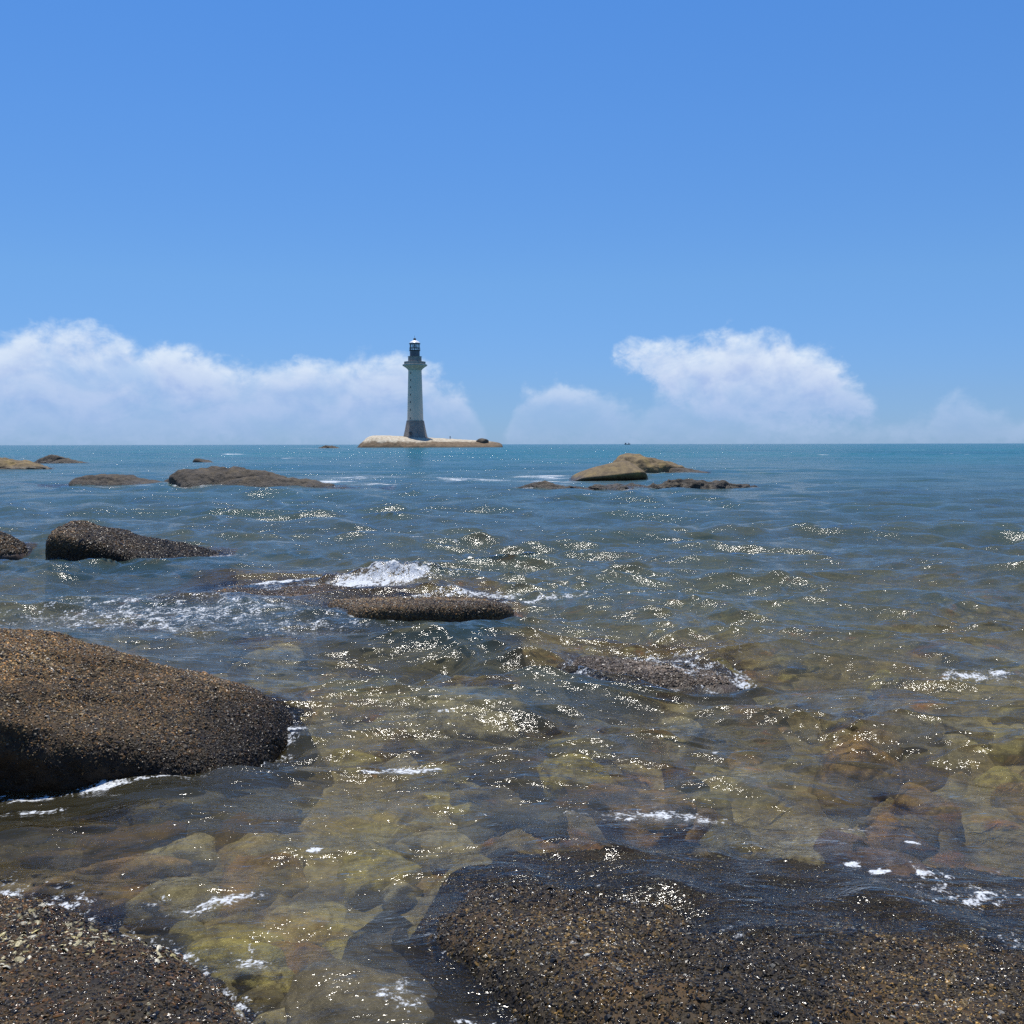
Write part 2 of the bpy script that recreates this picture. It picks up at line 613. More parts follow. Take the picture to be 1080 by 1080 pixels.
def rock_points(planes, p, sub, seed, rough=0.05, freq=2.0, octv=6, scale=(1, 1, 1), ridge=0.0):
    v, f = ico(sub)
    s = np.zeros(len(v))
    for n, h in planes:
        n = np.array(n, dtype=float)
        n /= np.linalg.norm(n)
        s += np.maximum(0, v @ n / h) ** p
    r = np.maximum(s, 1e-60) ** (-1.0 / p)
    pts = v * r[:, None] * np.array(scale)
    size = np.mean(np.linalg.norm(pts, axis=1))
    d = fbm(pts * freq / 1.0, octv, seed, 0.52)
    if ridge:
        d = d - ridge * np.maximum(0, 0.18 - np.abs(fbm(pts * freq * 0.7 + 11, 3, seed + 5))) * 4
    pts = pts + v * (d * rough * size)[:, None]
    return pts, f


def random_planes(seed, n=15, lo=0.8, hi=1.08):
    r = random.Random(seed)
    out = []
    for k in range(n):
        z = 1 - 2 * (k + 0.5) / n
        a = k * 2.39996 + r.uniform(-0.5, 0.5)
        q = math.sqrt(1 - z * z)
        out.append(((q * math.cos(a), q * math.sin(a), z + r.uniform(-.15, .15)), r.uniform(lo, hi)))
    return out


def rock_material(name, light, dark, tint, spec=0.5, rough=(0.45, 0.8), scale=1.0, bumpd=0.02, wet=0.12, wetdark=0.45, grain=1.0):
    m, q, out = material(name)
    pos = q.n('ShaderNodeNewGeometry').outputs['Position']
    z = q.sep(pos)[2]
    n1 = q.noise(pos, 2.2 * scale, 6, 0.62, 0.5)
    n2 = q.noise(pos, 9 * scale, 6, 0.66, 0.3, w=2.0)
    n3 = q.noise(pos, 55 * scale, 4, 0.7, w=4.0)
    c = q.mix(q.ss(n2, 0.36, 0.64), dark, light)
    c = q.mix(q.ss(n1, 0.48, 0.66), c, tint)
    c = q.mix(q.ss(n3, 0.45, 0.68, 0.0, 0.7 * grain), c, tuple(a * 0.25 for a in dark))
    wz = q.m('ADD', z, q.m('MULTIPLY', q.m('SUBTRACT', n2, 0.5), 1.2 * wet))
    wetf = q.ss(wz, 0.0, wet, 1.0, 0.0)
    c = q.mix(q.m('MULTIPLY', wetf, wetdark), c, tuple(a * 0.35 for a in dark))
    hh = q.m('ADD', q.m('MULTIPLY', n2, 1.0), q.m('MULTIPLY', n3, 0.35))
    b = bump(q, hh, 1.0, bumpd)
    principled(q, out, c, q.mix(wetf, (rough[1],) * 3, (rough[0],) * 3), spec, b)
    return m


def rock(name, loc, planes, p, sub, seed, mat, label, cat='rock', group=None, **kw):
    pts, f = rock_points(planes, p, sub, seed, **kw)
    me = mesh_np(name, pts, f)
    o = link_mesh(name, me, mat, label=label, cat=cat, group=group)
    o.location = loc
    return o


def shell_material(name, rough=0.22, spec=0.3):
    m, q, out = material(name)
    c = q.n('ShaderNodeAttribute', attribute_name='shade').outputs['Color']
    pos = q.n('ShaderNodeNewGeometry').outputs['Position']
    n = q.noise(pos, 160, 3, 0.6)
    c2 = q.mix(q.ss(n, 0.4, 0.65, 0.0, 0.6), c, (0.012, 0.010, 0.008))
    principled(q, out, c2, q.ss(q.noise(pos, 45, 2, 0.5, w=3.0), 0.40, 0.55, 0.62, rough), spec, bump(q, n, 0.6, 0.002))
    return m


# a mussel-like and a barnacle-like shell outline
def shell_shapes():
    rings = []
    mus_v = [(-1.0, 0, 0)]
    for (x, w, h) in ((-0.45, 0.36, 0.42), (0.2, 0.5, 0.55), (0.75, 0.36, 0.36)):
        mus_v += [(x, -w, -0.25), (x, -w * 0.55, h * 0.8), (x, w * 0.1, h), (x, w * 0.7, h * 0.6), (x, w, -0.25)]
    mus_v += [(1.0, 0, -0.1)]
    mus_f = []
    for j in range(4):
        mus_f.append((0, 1 + j + 1, 1 + j))
    for i in range(2):
        for j in range(4):
            a, b = 1 + i * 5 + j, 1 + (i + 1) * 5 + j
            mus_f += [(a, a + 1, b + 1), (a, b + 1, b)]
    for j in range(4):
        mus_f.append((11 + j, 11 + j + 1, 16))
    bar_v = []
    for k in range(6):
        a = k * math.pi / 3
        bar_v.append((0.75 * math.cos(a), 0.75 * math.sin(a), -0.2))
    for k in range(6):
        a = k * math.pi / 3 + 0.2
        bar_v.append((0.34 * math.cos(a), 0.34 * math.sin(a), 0.6))
    bar_v.append((0, 0, 0.35))
    bar_f = []
    for k in range(6):
        n = (k + 1) % 6
        bar_f += [(k, n, 6 + n), (k, 6 + n, 6 + k), (6 + k, 6 + n, 12)]
    return (np.array(mus_v, float), np.array(mus_f)), (np.array(bar_v, float), np.array(bar_f))


MUS, BAR = shell_shapes()


def crust(owner, name, n, size, mat, palette, seed, keep=None, barn=0.3, label=None, flat=0.5, tide=0.0):  # tide: height below which shells darken, for algae and painted shade
    """thousands of small shells grown over the rock's skin, one mesh"""
    g = np.random.default_rng(seed)
    me = owner.data
    nv = len(me.vertices)
    co = np.empty(nv * 3); me.vertices.foreach_get('co', co); co = co.reshape(-1, 3)
    no = np.empty(nv * 3); me.vertices.foreach_get('normal', no); no = no.reshape(-1, 3)
    fi = np.empty(len(me.polygons) * 3, dtype=np.int32); me.polygons.foreach_get('vertices', fi); fi = fi.reshape(-1, 3)
    a, b, c = co[fi[:, 0]], co[fi[:, 1]], co[fi[:, 2]]
    area = np.linalg.norm(np.cross(b - a, c - a), axis=1) / 2
    cen = (a + b + c) / 3 + np.array(owner.location)
    fn = no[fi].mean(1)
    wgt = area * (keep(cen, fn) if keep else 1.0)
    pick = g.choice(len(fi), n, p=wgt / wgt.sum())
    w = g.dirichlet((1, 1, 1), n)
    P = a[pick] * w[:, :1] + b[pick] * w[:, 1:2] + c[pick] * w[:, 2:]
    N = fn[pick] + g.normal(0, 0.38, (n, 3))
    N /= np.linalg.norm(N, axis=1)[:, None]
    T = np.cross(N, g.normal(0, 1, (n, 3)))
    T /= np.linalg.norm(T, axis=1)[:, None]
    B = np.cross(N, T)
    clump = fbm(P * 5.0, 3, seed)
    S = size * np.exp(g.normal(0, 0.36, n) + 0.35 * clump)
    lift = 1 + 0.55 * clump
    pal = np.array([q[:3] for q in palette]); pw = np.array([q[3] for q in palette]); pw = pw / pw.sum()
    C = pal[g.choice(len(pal), n, p=pw)] * np.exp(g.normal(0, 0.25, (n, 1)) + 1.5 * fbm(P * 2.3 + 9, 4, seed + 3)[:, None]) * ((0.14 + 0.86 * sstep(P[:, 2] + owner.location[2], 0.0, tide))[:, None] if tide else 1.0)  # low shells darkened: tidal algae, and shade put into their colour
    isb = g.random(n) < barn
    V, F, CC, off = [], [], [], 0
    for (tv, tf), msk in ((MUS, ~isb), (BAR, isb)):
        k = msk.sum()
        if not k:
            continue
        s = S[msk][:, None, None]
        tvv = tv * np.array([1, 1, flat * 1.6])
        pts = P[msk][:, None, :] + s * (tvv[None, :, 0:1] * T[msk][:, None] + tvv[None, :, 1:2] * B[msk][:, None] + tvv[None, :, 2:3] * N[msk][:, None])
        V.append(pts.reshape(-1, 3))
        F.append((tf[None] + (np.arange(k) * len(tv))[:, None, None]).reshape(-1, 3) + off)
        CC.append(np.repeat(C[msk], len(tv), axis=0))
        off += k * len(tv)
    V, F, CC = np.concatenate(V), np.concatenate(F), np.concatenate(CC)
    m2 = mesh_np(name, V, F, smooth=False)
    ca = m2.color_attributes.new('shade', 'FLOAT_COLOR', 'POINT')
    ca.data.foreach_set('color', np.concatenate([CC, np.ones((len(CC), 1))], 1).astype(np.float32).ravel())
    return link_mesh(name, m2, mat, parent=owner, label=label, kind='stuff')


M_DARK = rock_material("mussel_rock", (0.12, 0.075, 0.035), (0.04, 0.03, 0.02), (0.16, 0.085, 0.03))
M_BOULDER = rock_material("boulder_rock", (0.12, 0.075, 0.035), (0.03, 0.022, 0.015), (0.16, 0.085, 0.03), wet=0.36, wetdark=0.9, spec=0.25)  # dark band carried high: tidal wetness plus painted shade of the undercut face
M_FRONT = rock_material("wet_front_rock", (0.06, 0.042, 0.02), (0.02, 0.015, 0.010), (0.11, 0.06, 0.018), rough=(0.5, 0.6), spec=0.25)
M_FAR = rock_material("grey_brown_rock", (0.125, 0.098, 0.066), (0.045, 0.037, 0.027), (0.145, 0.108, 0.06), scale=0.8, bumpd=0.10, wet=0.3)
M_TAN = rock_material("tan_rock", (0.22, 0.155, 0.07), (0.11, 0.075, 0.035), (0.26, 0.18, 0.06), scale=0.45, bumpd=0.05, wet=0.22, wetdark=0.9, grain=0.5)
M_SHELL = shell_material("shell_crust", 0.28)
M_OYS = shell_material("oyster_shell", 0.35, 0.4)
M_WET = shell_material("wet_shell_crust", 0.14, 0.4)

PAL_BROWN = [(0.10, 0.07, 0.036, 5), (0.20, 0.135, 0.058, 4), (0.32, 0.17, 0.055, 2.5), (0.025, 0.02, 0.016, 3), (0.26, 0.22, 0.16, 0.5)]
PAL_DARK = [(0.034, 0.025, 0.014, 5), (0.10, 0.070, 0.028, 3.5), (0.21, 0.125, 0.034, 2), (0.013, 0.011, 0.009, 4), (0.30, 0.28, 0.23, 0.3)]
PAL_PALE = [(0.06, 0.042, 0.02, 5), (0.15, 0.095, 0.034, 4), (0.22, 0.105, 0.03, 2.5), (0.40, 0.34, 0.20, 0.25), (0.02, 0.017, 0.015, 3)]


def build_near_rocks():
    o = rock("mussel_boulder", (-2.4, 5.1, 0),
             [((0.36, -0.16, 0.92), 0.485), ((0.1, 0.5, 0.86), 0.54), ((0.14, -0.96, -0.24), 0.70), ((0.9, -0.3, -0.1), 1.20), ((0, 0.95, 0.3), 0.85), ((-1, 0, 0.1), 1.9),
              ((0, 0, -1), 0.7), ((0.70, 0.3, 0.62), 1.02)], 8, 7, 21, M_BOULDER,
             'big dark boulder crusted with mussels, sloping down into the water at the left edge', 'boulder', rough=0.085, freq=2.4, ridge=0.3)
    crust(o, "mussel_crust", 130000, 0.0062, M_SHELL, PAL_BROWN, 5, keep=lambda c, n: (c[:, 2] > -0.12) * np.clip(0.25 + n[:, 2], 0.01, 1), tide=0.38)  # shade of the undercut painted into the low shells along with algae
    o = rock("wet_rock_mound", (0.61, 2.40, -0.225),
             [((0.02, 0.03, 1), 0.43), ((0.06, 0.15, 0.98), 0.385), ((-0.75, 0.1, 0.65), 1.02), ((-0.6, -0.55, 0.58), 0.43), ((0, 0.95, 0.3), 1.65), ((1, 0, 0.2), 1.9),
              ((0, -1, 0.3), 1.1), ((0, 0, -1), 0.6), ((-1, 0.3, 0), 1.2)], 7, 7, 33, M_FRONT,
             'broad low mound of wet rock in front with shells and water sliding over its back', 'rock', rough=0.09, freq=3.6, ridge=0.35)
    crust(o, "shell_crust", 110000, 0.0050, M_WET, PAL_DARK, 6, keep=lambda c, n: np.clip(n[:, 2], 0, 1) * (0.25 + 0.75 * sstep(c[:, 2], -0.06, 0.05)), barn=0.4)
    o = rock("barnacle_rock", (-1.69, 2.4, -0.2),
             [((0.0, 0.1, 1), 0.34), ((0.6, 0.6, 0.53), 0.82), ((0.1, 0.7, 0.7), 0.84), ((-1, 0, 0.2), 1.4), ((0, -1, 0.3), 1.1), ((0, 0, -1), 0.6), ((1, 0, 0), 1.25)], 8, 7, 45, M_FRONT,
             'low reddish brown rock with pale barnacle patches in the bottom left corner', 'rock', rough=0.08, freq=2.8, ridge=0.3)
    crust(o, "barnacle_crust", 85000, 0.0060, M_WET, PAL_PALE, 7, keep=lambda c, n: np.clip(n[:, 2], 0, 1) * (c[:, 2] > -0.1), barn=0.4)

    po = crust(o, "oyster_patch", 260, 0.011, M_OYS, [(0.58, 0.50, 0.28, 3), (0.46, 0.38, 0.16, 2), (0.66, 0.60, 0.44, 2)], 17,
               keep=lambda c, n: np.clip(n[:, 2], 0, 1) * sum(np.exp(-((c[:, 0] - px) ** 2 + (c[:, 1] - py) ** 2) / r ** 2) for px, py, r in ((-1.50, 3.06, .07), (-1.32, 2.98, .06), (-1.16, 2.86, .06), (-1.22, 2.78, .05), (-0.98, 2.78, .05), (-1.42, 2.84, .05), (-1.05, 2.98, .04), (-1.35, 2.68, .06))), barn=0.0, flat=0.25)
    o = rock("flat_awash_rock", (-1.0, 9.75, -0.325),
             [((0.0, 0.11, 1), 0.335), ((0, -1, -0.15), 0.95), ((0.3, -0.8, -0.1), 0.9), ((0.9, 0.2, 0.25), 0.95), ((-0.75, -0.4, 0.1), 0.75), ((-0.6, 0.3, 0.55), 0.9), ((0, 0.9, 0.4), 0.95), ((0, 0, -1), 0.5)],
             9, 6, 51, M_DARK, 'flat dark rock barely above the water with a white wave breaking behind it', rough=0.05, freq=2.2)
    crust(o, "mussel_crust", 30000, 0.0075, M_SHELL, PAL_BROWN, 8, keep=lambda c, n: (c[:, 2] > -0.05) * np.clip(0.6 - n[:, 1], 0.1, 1))
    o = rock("shelf_rock", (-2.25, 10.75, -0.30), [((0.0, 0.03, 1), 0.285), ((0, -0.8, 0.6), 0.75), ((-0.8, 0, 0.6), 0.95), ((0.8, 0, 0.6), 1.0), ((0, 0.8, 0.6), 0.75), ((0, 0, -1), 0.4)], 7, 6, 53, M_DARK,
             'brown rock shelf barely under the surface left of the breaking wave', rough=0.09, freq=2.6)
    crust(o, "mussel_crust", 9000, 0.0095, M_WET, PAL_BROWN, 14, keep=lambda c, n: (c[:, 2] > -0.1) * np.clip(n[:, 2], 0, 1))
    o = rock("awash_rock", (1.02, 7.08, -0.365), [((0.03, 0.05, 1), 0.335), ((0.8, 0, 0.6), 0.58), ((-0.7, -0.2, 0.6), 0.62), ((0, 0.8, 0.6), 0.52), ((0, -0.8, 0.6), 0.50), ((0, 0, -1), 0.4)],
             7, 6, 57, M_DARK, 'pinkish brown rock just breaking the surface right of the picture centre', rough=0.10, freq=3.0)
    crust(o, "barnacle_crust", 10000, 0.0095, M_SHELL, [(0.20, 0.145, 0.095, 3), (0.10, 0.075, 0.048, 3), (0.34, 0.28, 0.22, 1.2)], 9, keep=lambda c, n: (c[:, 2] > -0.1) * np.clip(n[:, 2], 0, 1))
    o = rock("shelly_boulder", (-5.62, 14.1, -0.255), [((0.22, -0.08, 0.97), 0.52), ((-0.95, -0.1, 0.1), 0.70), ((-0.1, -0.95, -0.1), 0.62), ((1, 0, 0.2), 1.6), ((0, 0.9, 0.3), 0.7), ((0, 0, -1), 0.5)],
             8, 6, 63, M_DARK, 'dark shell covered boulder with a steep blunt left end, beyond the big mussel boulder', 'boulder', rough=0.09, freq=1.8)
    crust(o, "mussel_crust", 20000, 0.013, M_SHELL, PAL_BROWN, 10, keep=lambda c, n: (c[:, 2] > -0.05) * np.clip(0.6 - n[:, 1], 0.1, 1), tide=0.5)  # low shells coloured darker to deepen the shade of the front
    o = rock("dark_rock", (-8.0, 15.0, -0.1), random_planes(4, 14), 7, 6, 67, M_DARK, 'small dark rock cut by the left edge, level with the shelly boulder', rough=0.09, freq=2.0, scale=(0.95, 0.6, 0.42))
    crust(o, "mussel_crust", 9000, 0.016, M_SHELL, PAL_BROWN, 12, keep=lambda c, n: (c[:, 2] > -0.05) * np.clip(0.6 - n[:, 1], 0.1, 1))


def build_far_rocks():
    L = [  # name, x, y, z, sx, sy, sz, seed, mat, label
        ("whaleback_rock", -14.3, 37.6, -0.30, 2.1, 1.2, 0.78, 71, M_FAR, 'long grey brown hump of rock at the left end of the low ridge'),
        ("ridge_rock", -10.9, 37.6, -0.32, 2.0, 1.5, 0.90, 72, M_FAR, 'tallest grey brown rock in the middle of the low ridge'),
        ("sloping_rock", -8.2, 36.6, -0.28, 2.3, 1.2, 0.62, 73, M_FAR, 'smooth lower rock joined to the right side of the ridge'),
        ("reef_ledge", -5.6, 35.2, -0.30, 1.5, 0.7, 0.36, 74, M_FAR, 'thin dark ledge trailing off right of the low ridge'),
        ("reef_ledge", -17.6, 37.4, -0.30, 2.6, 0.8, 0.37, 75, M_FAR, 'thin wet ledge trailing off left of the low ridge'),
        ("tan_boulder", -32.6, 66, -0.3, 3.2, 1.6, 1.05, 76, M_TAN, 'yellowish brown rock cut by the left edge near the horizon'),
        ("flat_rock", -37.0, 86, -0.5, 1.9, 1.2, 0.85, 77, M_FAR, 'low dark rock right of the yellowish one, first of two near the horizon'),
        ("flat_rock", -40.3, 90, -0.5, 1.7, 1.2, 0.95, 78, M_FAR, 'low brown rock just behind the yellowish one near the horizon'),
        ("lone_rock", -24.6, 82, -0.4, 1.0, 0.8, 0.85, 79, M_FAR, 'small lone dark rock beyond the low ridge on the left'),
        ("mossy_boulder", 6.6, 53.0, -0.4, 2.5, 1.8, 1.30, 82, M_TAN, 'yellow brown peaked boulder behind the smooth one'),
        ("low_rock", 9.0, 52.0, -0.3, 1.35, 0.9, 0.62, 83, M_FAR, 'low pale brown rock on the right of the two big boulders'),
        ("reef_ledge", 1.6, 34.5, -0.24, 1.5, 0.7, 0.47, 84, M_FAR, 'rough brown reef ledge left of centre in front of the smooth boulder'),
        ("reef_ledge", 3.7, 34.6, -0.24, 1.6, 0.6, 0.42, 85, M_FAR, 'low middle piece of the brown reef in front of the smooth boulder'),
        ("reef_ledge", 6.2, 34.9, -0.26, 2.4, 0.7, 0.46, 86, M_FAR, 'long right hand piece of the brown reef in front of the boulders'),
        ("wave_washed_rock", -75, 420, -1.2, 5.5, 3, 2.0, 87, M_FAR, 'tiny flat reef on the horizon left of the lighthouse islet'),
    ]
    for (nm, x, y, z, sx, sy, sz, seed, mt, lab) in L:
        rock(nm, (x, y, z), random_planes(seed, 13, 0.72, 1.12), 14, 6, seed, mt, lab, rough=0.12 if 'reef' not in nm else 0.20, freq=1.7 if 'reef' not in nm else 2.2, scale=(sx, sy, sz), ridge=0.28)
    # the smooth boulder with the overhanging front and pointed left end
    rock("smooth_boulder", (4.2, 43.4, -0.05),
         [((-0.05, -0.48, 0.87), 0.62), ((-0.22, 0.10, 0.97), 0.74), ((0.12, -0.76, -0.64), 0.45), ((0.93, -0.2, -0.3), 1.42), ((-0.55, -0.1, 0.83), 0.98), ((-0.9, 0.1, -0.3), 1.75), ((0, 0.9, 0.3), 1.0), ((0, 0, -1), 0.5), ((0.6, 0, 0.8), 1.15)],
         13, 6, 81, M_TAN, 'smooth tan boulder with dark undercut front standing nearest of the offshore pair', 'boulder', rough=0.04, freq=0.9, ridge=0.35)


# ------------------------------------------------------------------ stones on the seabed
def stone_material(name, a, b, c):
    return rock_material(name, a, b, c, scale=2.2, bumpd=0.012, wet=0.001, wetdark=0.0, rough=(0.7, 0.7), spec=0.3, grain=0.6)


def build_stones():
    mats = [stone_material("olive_stone", (0.38, 0.30, 0.12), (0.08, 0.06, 0.028), (0.28, 0.23, 0.09)),
            stone_material("rust_stone", (0.42, 0.26, 0.09), (0.12, 0.065, 0.025), (0.40, 0.21, 0.06)),
            stone_material("pale_stone", (0.58, 0.48, 0.26), (0.16, 0.12, 0.06), (0.42, 0.34, 0.17)),
            stone_material("yellow_stone", (0.60, 0.48, 0.13), (0.20, 0.15, 0.045), (0.48, 0.40, 0.13)),
            stone_material("dark_stone", (0.055, 0.05, 0.04), (0.022, 0.02, 0.018), (0.07, 0.055, 0.035)),
            stone_material("grey_stone", (0.28, 0.23, 0.15), (0.09, 0.07, 0.045), (0.20, 0.16, 0.10)),
            stone_material("pink_stone", (0.30, 0.19, 0.13), (0.12, 0.07, 0.05), (0.24, 0.13, 0.08))]
    D = [  # x, y, sx, sy, sz, top z, material, label
        (-1.88, 7.85, 0.30, 0.25, 0.22, -0.06, 2, 'pale yellowish stone just under the surface behind the big mussel boulder'),
        (-0.84, 3.04, 0.11, 0.17, 0.10, -0.015, 3, 'bright yellow stone under clear water beside the barnacle rock'),
        (1.28, 4.05, 0.20, 0.30, 0.18, -0.03, 2, 'pale beige slab with a streaked face under water on the right'),
        (1.60, 4.20, 0.17, 0.13, 0.12, -0.04, 1, 'orange stone beside the pale beige slab'),
        (1.40, 3.80, 0.24, 0.18, 0.14, -0.03, 6, 'pinkish brown stone in front of the orange one'),
        (-0.46, 2.80, 0.22, 0.24, 0.12, -0.015, 5, 'flat grey brown stone in the gap between the two front rocks'),
        (0.98, 5.92, 0.20, 0.16, 0.20, -0.02, 2, 'olive yellow pointed stone under water beyond the wet rock mound'),
        (0.35, 5.25, 0.20, 0.15, 0.14, -0.12, 3, 'yellow stone glowing through the ripples near the middle of the shallows'),
        (1.85, 5.35, 0.34, 0.22, 0.18, -0.06, 1, 'rusty orange stone under water right of the yellow one'),
        (-0.25, 6.2, 0.32, 0.26, 0.2, -0.13, 2, 'large pale stone sunk in the shallows right of the big mussel boulder'),
        (-1.60, 3.95, 0.26, 0.15, 0.10, -0.12, 1, 'rust brown stone under the dark front of the big mussel boulder'),
        (1.80, 3.25, 0.36, 0.30, 0.16, -0.04, 6, 'pinkish slab with foam spots at the right edge of the shallows'),
        (0.15, 6.75, 0.3, 0.22, 0.2, -0.08, 5, 'grey stone sunk behind the large pale one'),
        (2.35, 5.9, 0.45, 0.3, 0.25, -0.08, 5, 'broad grey brown stone under water at the far right'),
        (0.62, 4.62, 0.24, 0.16, 0.14, -0.06, 1, 'dull orange stone under water behind the wet rock mound'),
    ]
    for i, (x, y, sx, sy, sz, top, mi, lab) in enumerate(D):
        o = rock("sunken_stone", (x, y, top - 0.04 - sz * 0.93), random_planes(100 + i, 11, 0.68, 1.15), 14, 5, 130 + i, mats[mi], lab, 'stone', rough=0.17, freq=2.5, scale=(1, 1, 1))
        o.scale = (sx, sy, sz)
        o.rotation_euler = (0, 0, i * 1.3)
    protos = []
    for i in range(7):
        pts, f = rock_points(random_planes(200 + i, 10, 0.65, 1.15), 14, 4, 210 + i, rough=0.17, freq=2.0)
        me = mesh_np("loose_stone", pts, f)
        me.materials.append(mats[(0, 3, 2, 5, 1, 4, 2)[i]])
        protos.append(me)
    r = random.Random(5)
    for k in range(260):
        y = 2.5 + 9 * r.random() ** 1.3
        x = (r.random() - 0.5) * (y * 1.25 + 1.0)
        s = r.uniform(0.05, 0.17) * (0.7 + y * 0.07)
        z = float(seabed_z(np.array([x]), np.array([y]))[0])
        o = bpy.data.objects.new("loose_stone", protos[k % 7])
        COL.objects.link(o)
        o.scale = (s * r.uniform(0.8, 1.5), s, s * r.uniform(0.5, 0.9))
        o.location = (x, y, min(z + 0.02, -0.06 - o.scale[2]))
        o.rotation_euler = (r.uniform(-.3, .3), r.uniform(-.3, .3), r.uniform(0, 6.28))
        tag(o, 'rounded stone lying loose on the brown seabed under the ripples', 'stone', 'loose stones on the seabed')


# ------------------------------------------------------------------ lathe / box helpers for the tower, boat
def lathe(prof, n=48, rot=0.0):
    v, f = [], []
    for (r, z) in prof:
        for k in range(n):
            a = rot + 2 * math.pi * k / n
            v.append((r * math.cos(a), r * math.sin(a), z))
    for i in range(len(prof) - 1):
        for k in range(n):
            a, b = i * n + k, i * n + (k + 1) % n
            f.append((a, b, b + n, a + n))
    bm = bmesh.new()
    vs = [bm.verts.new(c) for c in v]
    for q in f:
        bm.faces.new([vs[i] for i in q])
    if prof[0][0] > 1e-6:
        bm.faces.new([vs[k] for k in reversed(range(n))])
    if prof[-1][0] > 1e-6:
        bm.faces.new([vs[(len(prof) - 1) * n + k] for k in range(n)])
    bmesh.ops.recalc_face_normals(bm, faces=bm.faces)
    return bm


def bm_obj(name, bm, mat, parent=None, smooth=False, **kw):
    me = bpy.data.meshes.new(name)
    bm.to_mesh(me)
    bm.free()
    if smooth:
        for p in me.polygons:
            p.use_smooth = True
        try:
            me.set_sharp_from_angle(angle=R(35))
        except Exception:
            pass
    return link_mesh(name, me, mat, parent, **kw)


def add_box(bm, c, s, rz=0.0):
    m = Matrix.Translation(c) @ Matrix.Rotation(rz, 4, 'Z') @ Matrix.Diagonal((*s, 1))
    bmesh.ops.create_cube(bm, size=1, matrix=m)


def flat_mat(name, col, rough=0.7, var=0.25, scale=1.0, metal=0.0, bd=0.02):
    m, q, out = material(name)
    pos = q.n('ShaderNodeTexCoord').outputs['Object']
    n = q.noise(pos, 1.3 * scale, 6, 0.65, 0.3)
    n2 = q.noise(pos, 9 * scale, 4, 0.6)
    c = q.mix(q.ss(n, 0.35, 0.65), tuple(a * (1 - var) for a in col), tuple(min(0.9, a * (1 + var * 0.5)) for a in col))
    principled(q, out, c, rough, 0.4, bump(q, n2, 0.5, bd), metal)
    return m


def build_islet():
    m, q, out = material("islet_granite")
    pos = q.n('ShaderNodeNewGeometry').outputs['Position']
    z = q.sep(pos)[2]
    n1 = q.noise(pos, 0.22, 6, 0.62, 0.4)
    n2 = q.noise(pos, 0.9, 5, 0.65, 0.4, w=3)
    pale = q.mix(q.ss(n2, 0.35, 0.65), (0.40, 0.33, 0.23), (0.62, 0.55, 0.42))
    dark = q.mix(q.ss(n2, 0.35, 0.65), (0.13, 0.095, 0.06), (0.22, 0.16, 0.10))
    zz = q.m('ADD', z, q.m('MULTIPLY', q.m('SUBTRACT', n1, 0.5), 4.0))
    c = q.mix(q.ss(zz, 2.2, 3.4), dark, pale)
    c = q.mix(q.ss(zz, 0.2, 1.0), (0.10, 0.08, 0.055), c)
    principled(q, out, c, 0.85, 0.2, bump(q, n2, 0.8, 0.4))
    isl = rock("granite_islet", (-42, 505, -1.5),
               [((0.055, -0.02, 1), 6.1), ((0.10, -0.30, 0.95), 7.6), ((0, -0.75, 0.65), 13.5), ((-0.65, -0.1, 0.75), 24.5), ((-0.95, 0, 0.3), 35), ((0.9, 0, 0.3), 36), ((0, 0.8, 0.5), 18), ((0, 0, -1), 5)],
               10, 7, 92, m, 'low pale granite islet with dark tide band carrying the lighthouse', 'islet', rough=0.075, freq=0.22, ridge=0.3)
    me = isl.data
    bvh = BVHTree.FromPolygons([v.co[:] for v in me.vertices], [p.vertices[:] for p in me.polygons])

    def top(x, y):
        h = bvh.ray_cast(Vector((x + 42, y - 505, 60)), Vector((0, 0, -1)))
        return (h[0].z - 1.5) if h[0] else 0.5
    return top


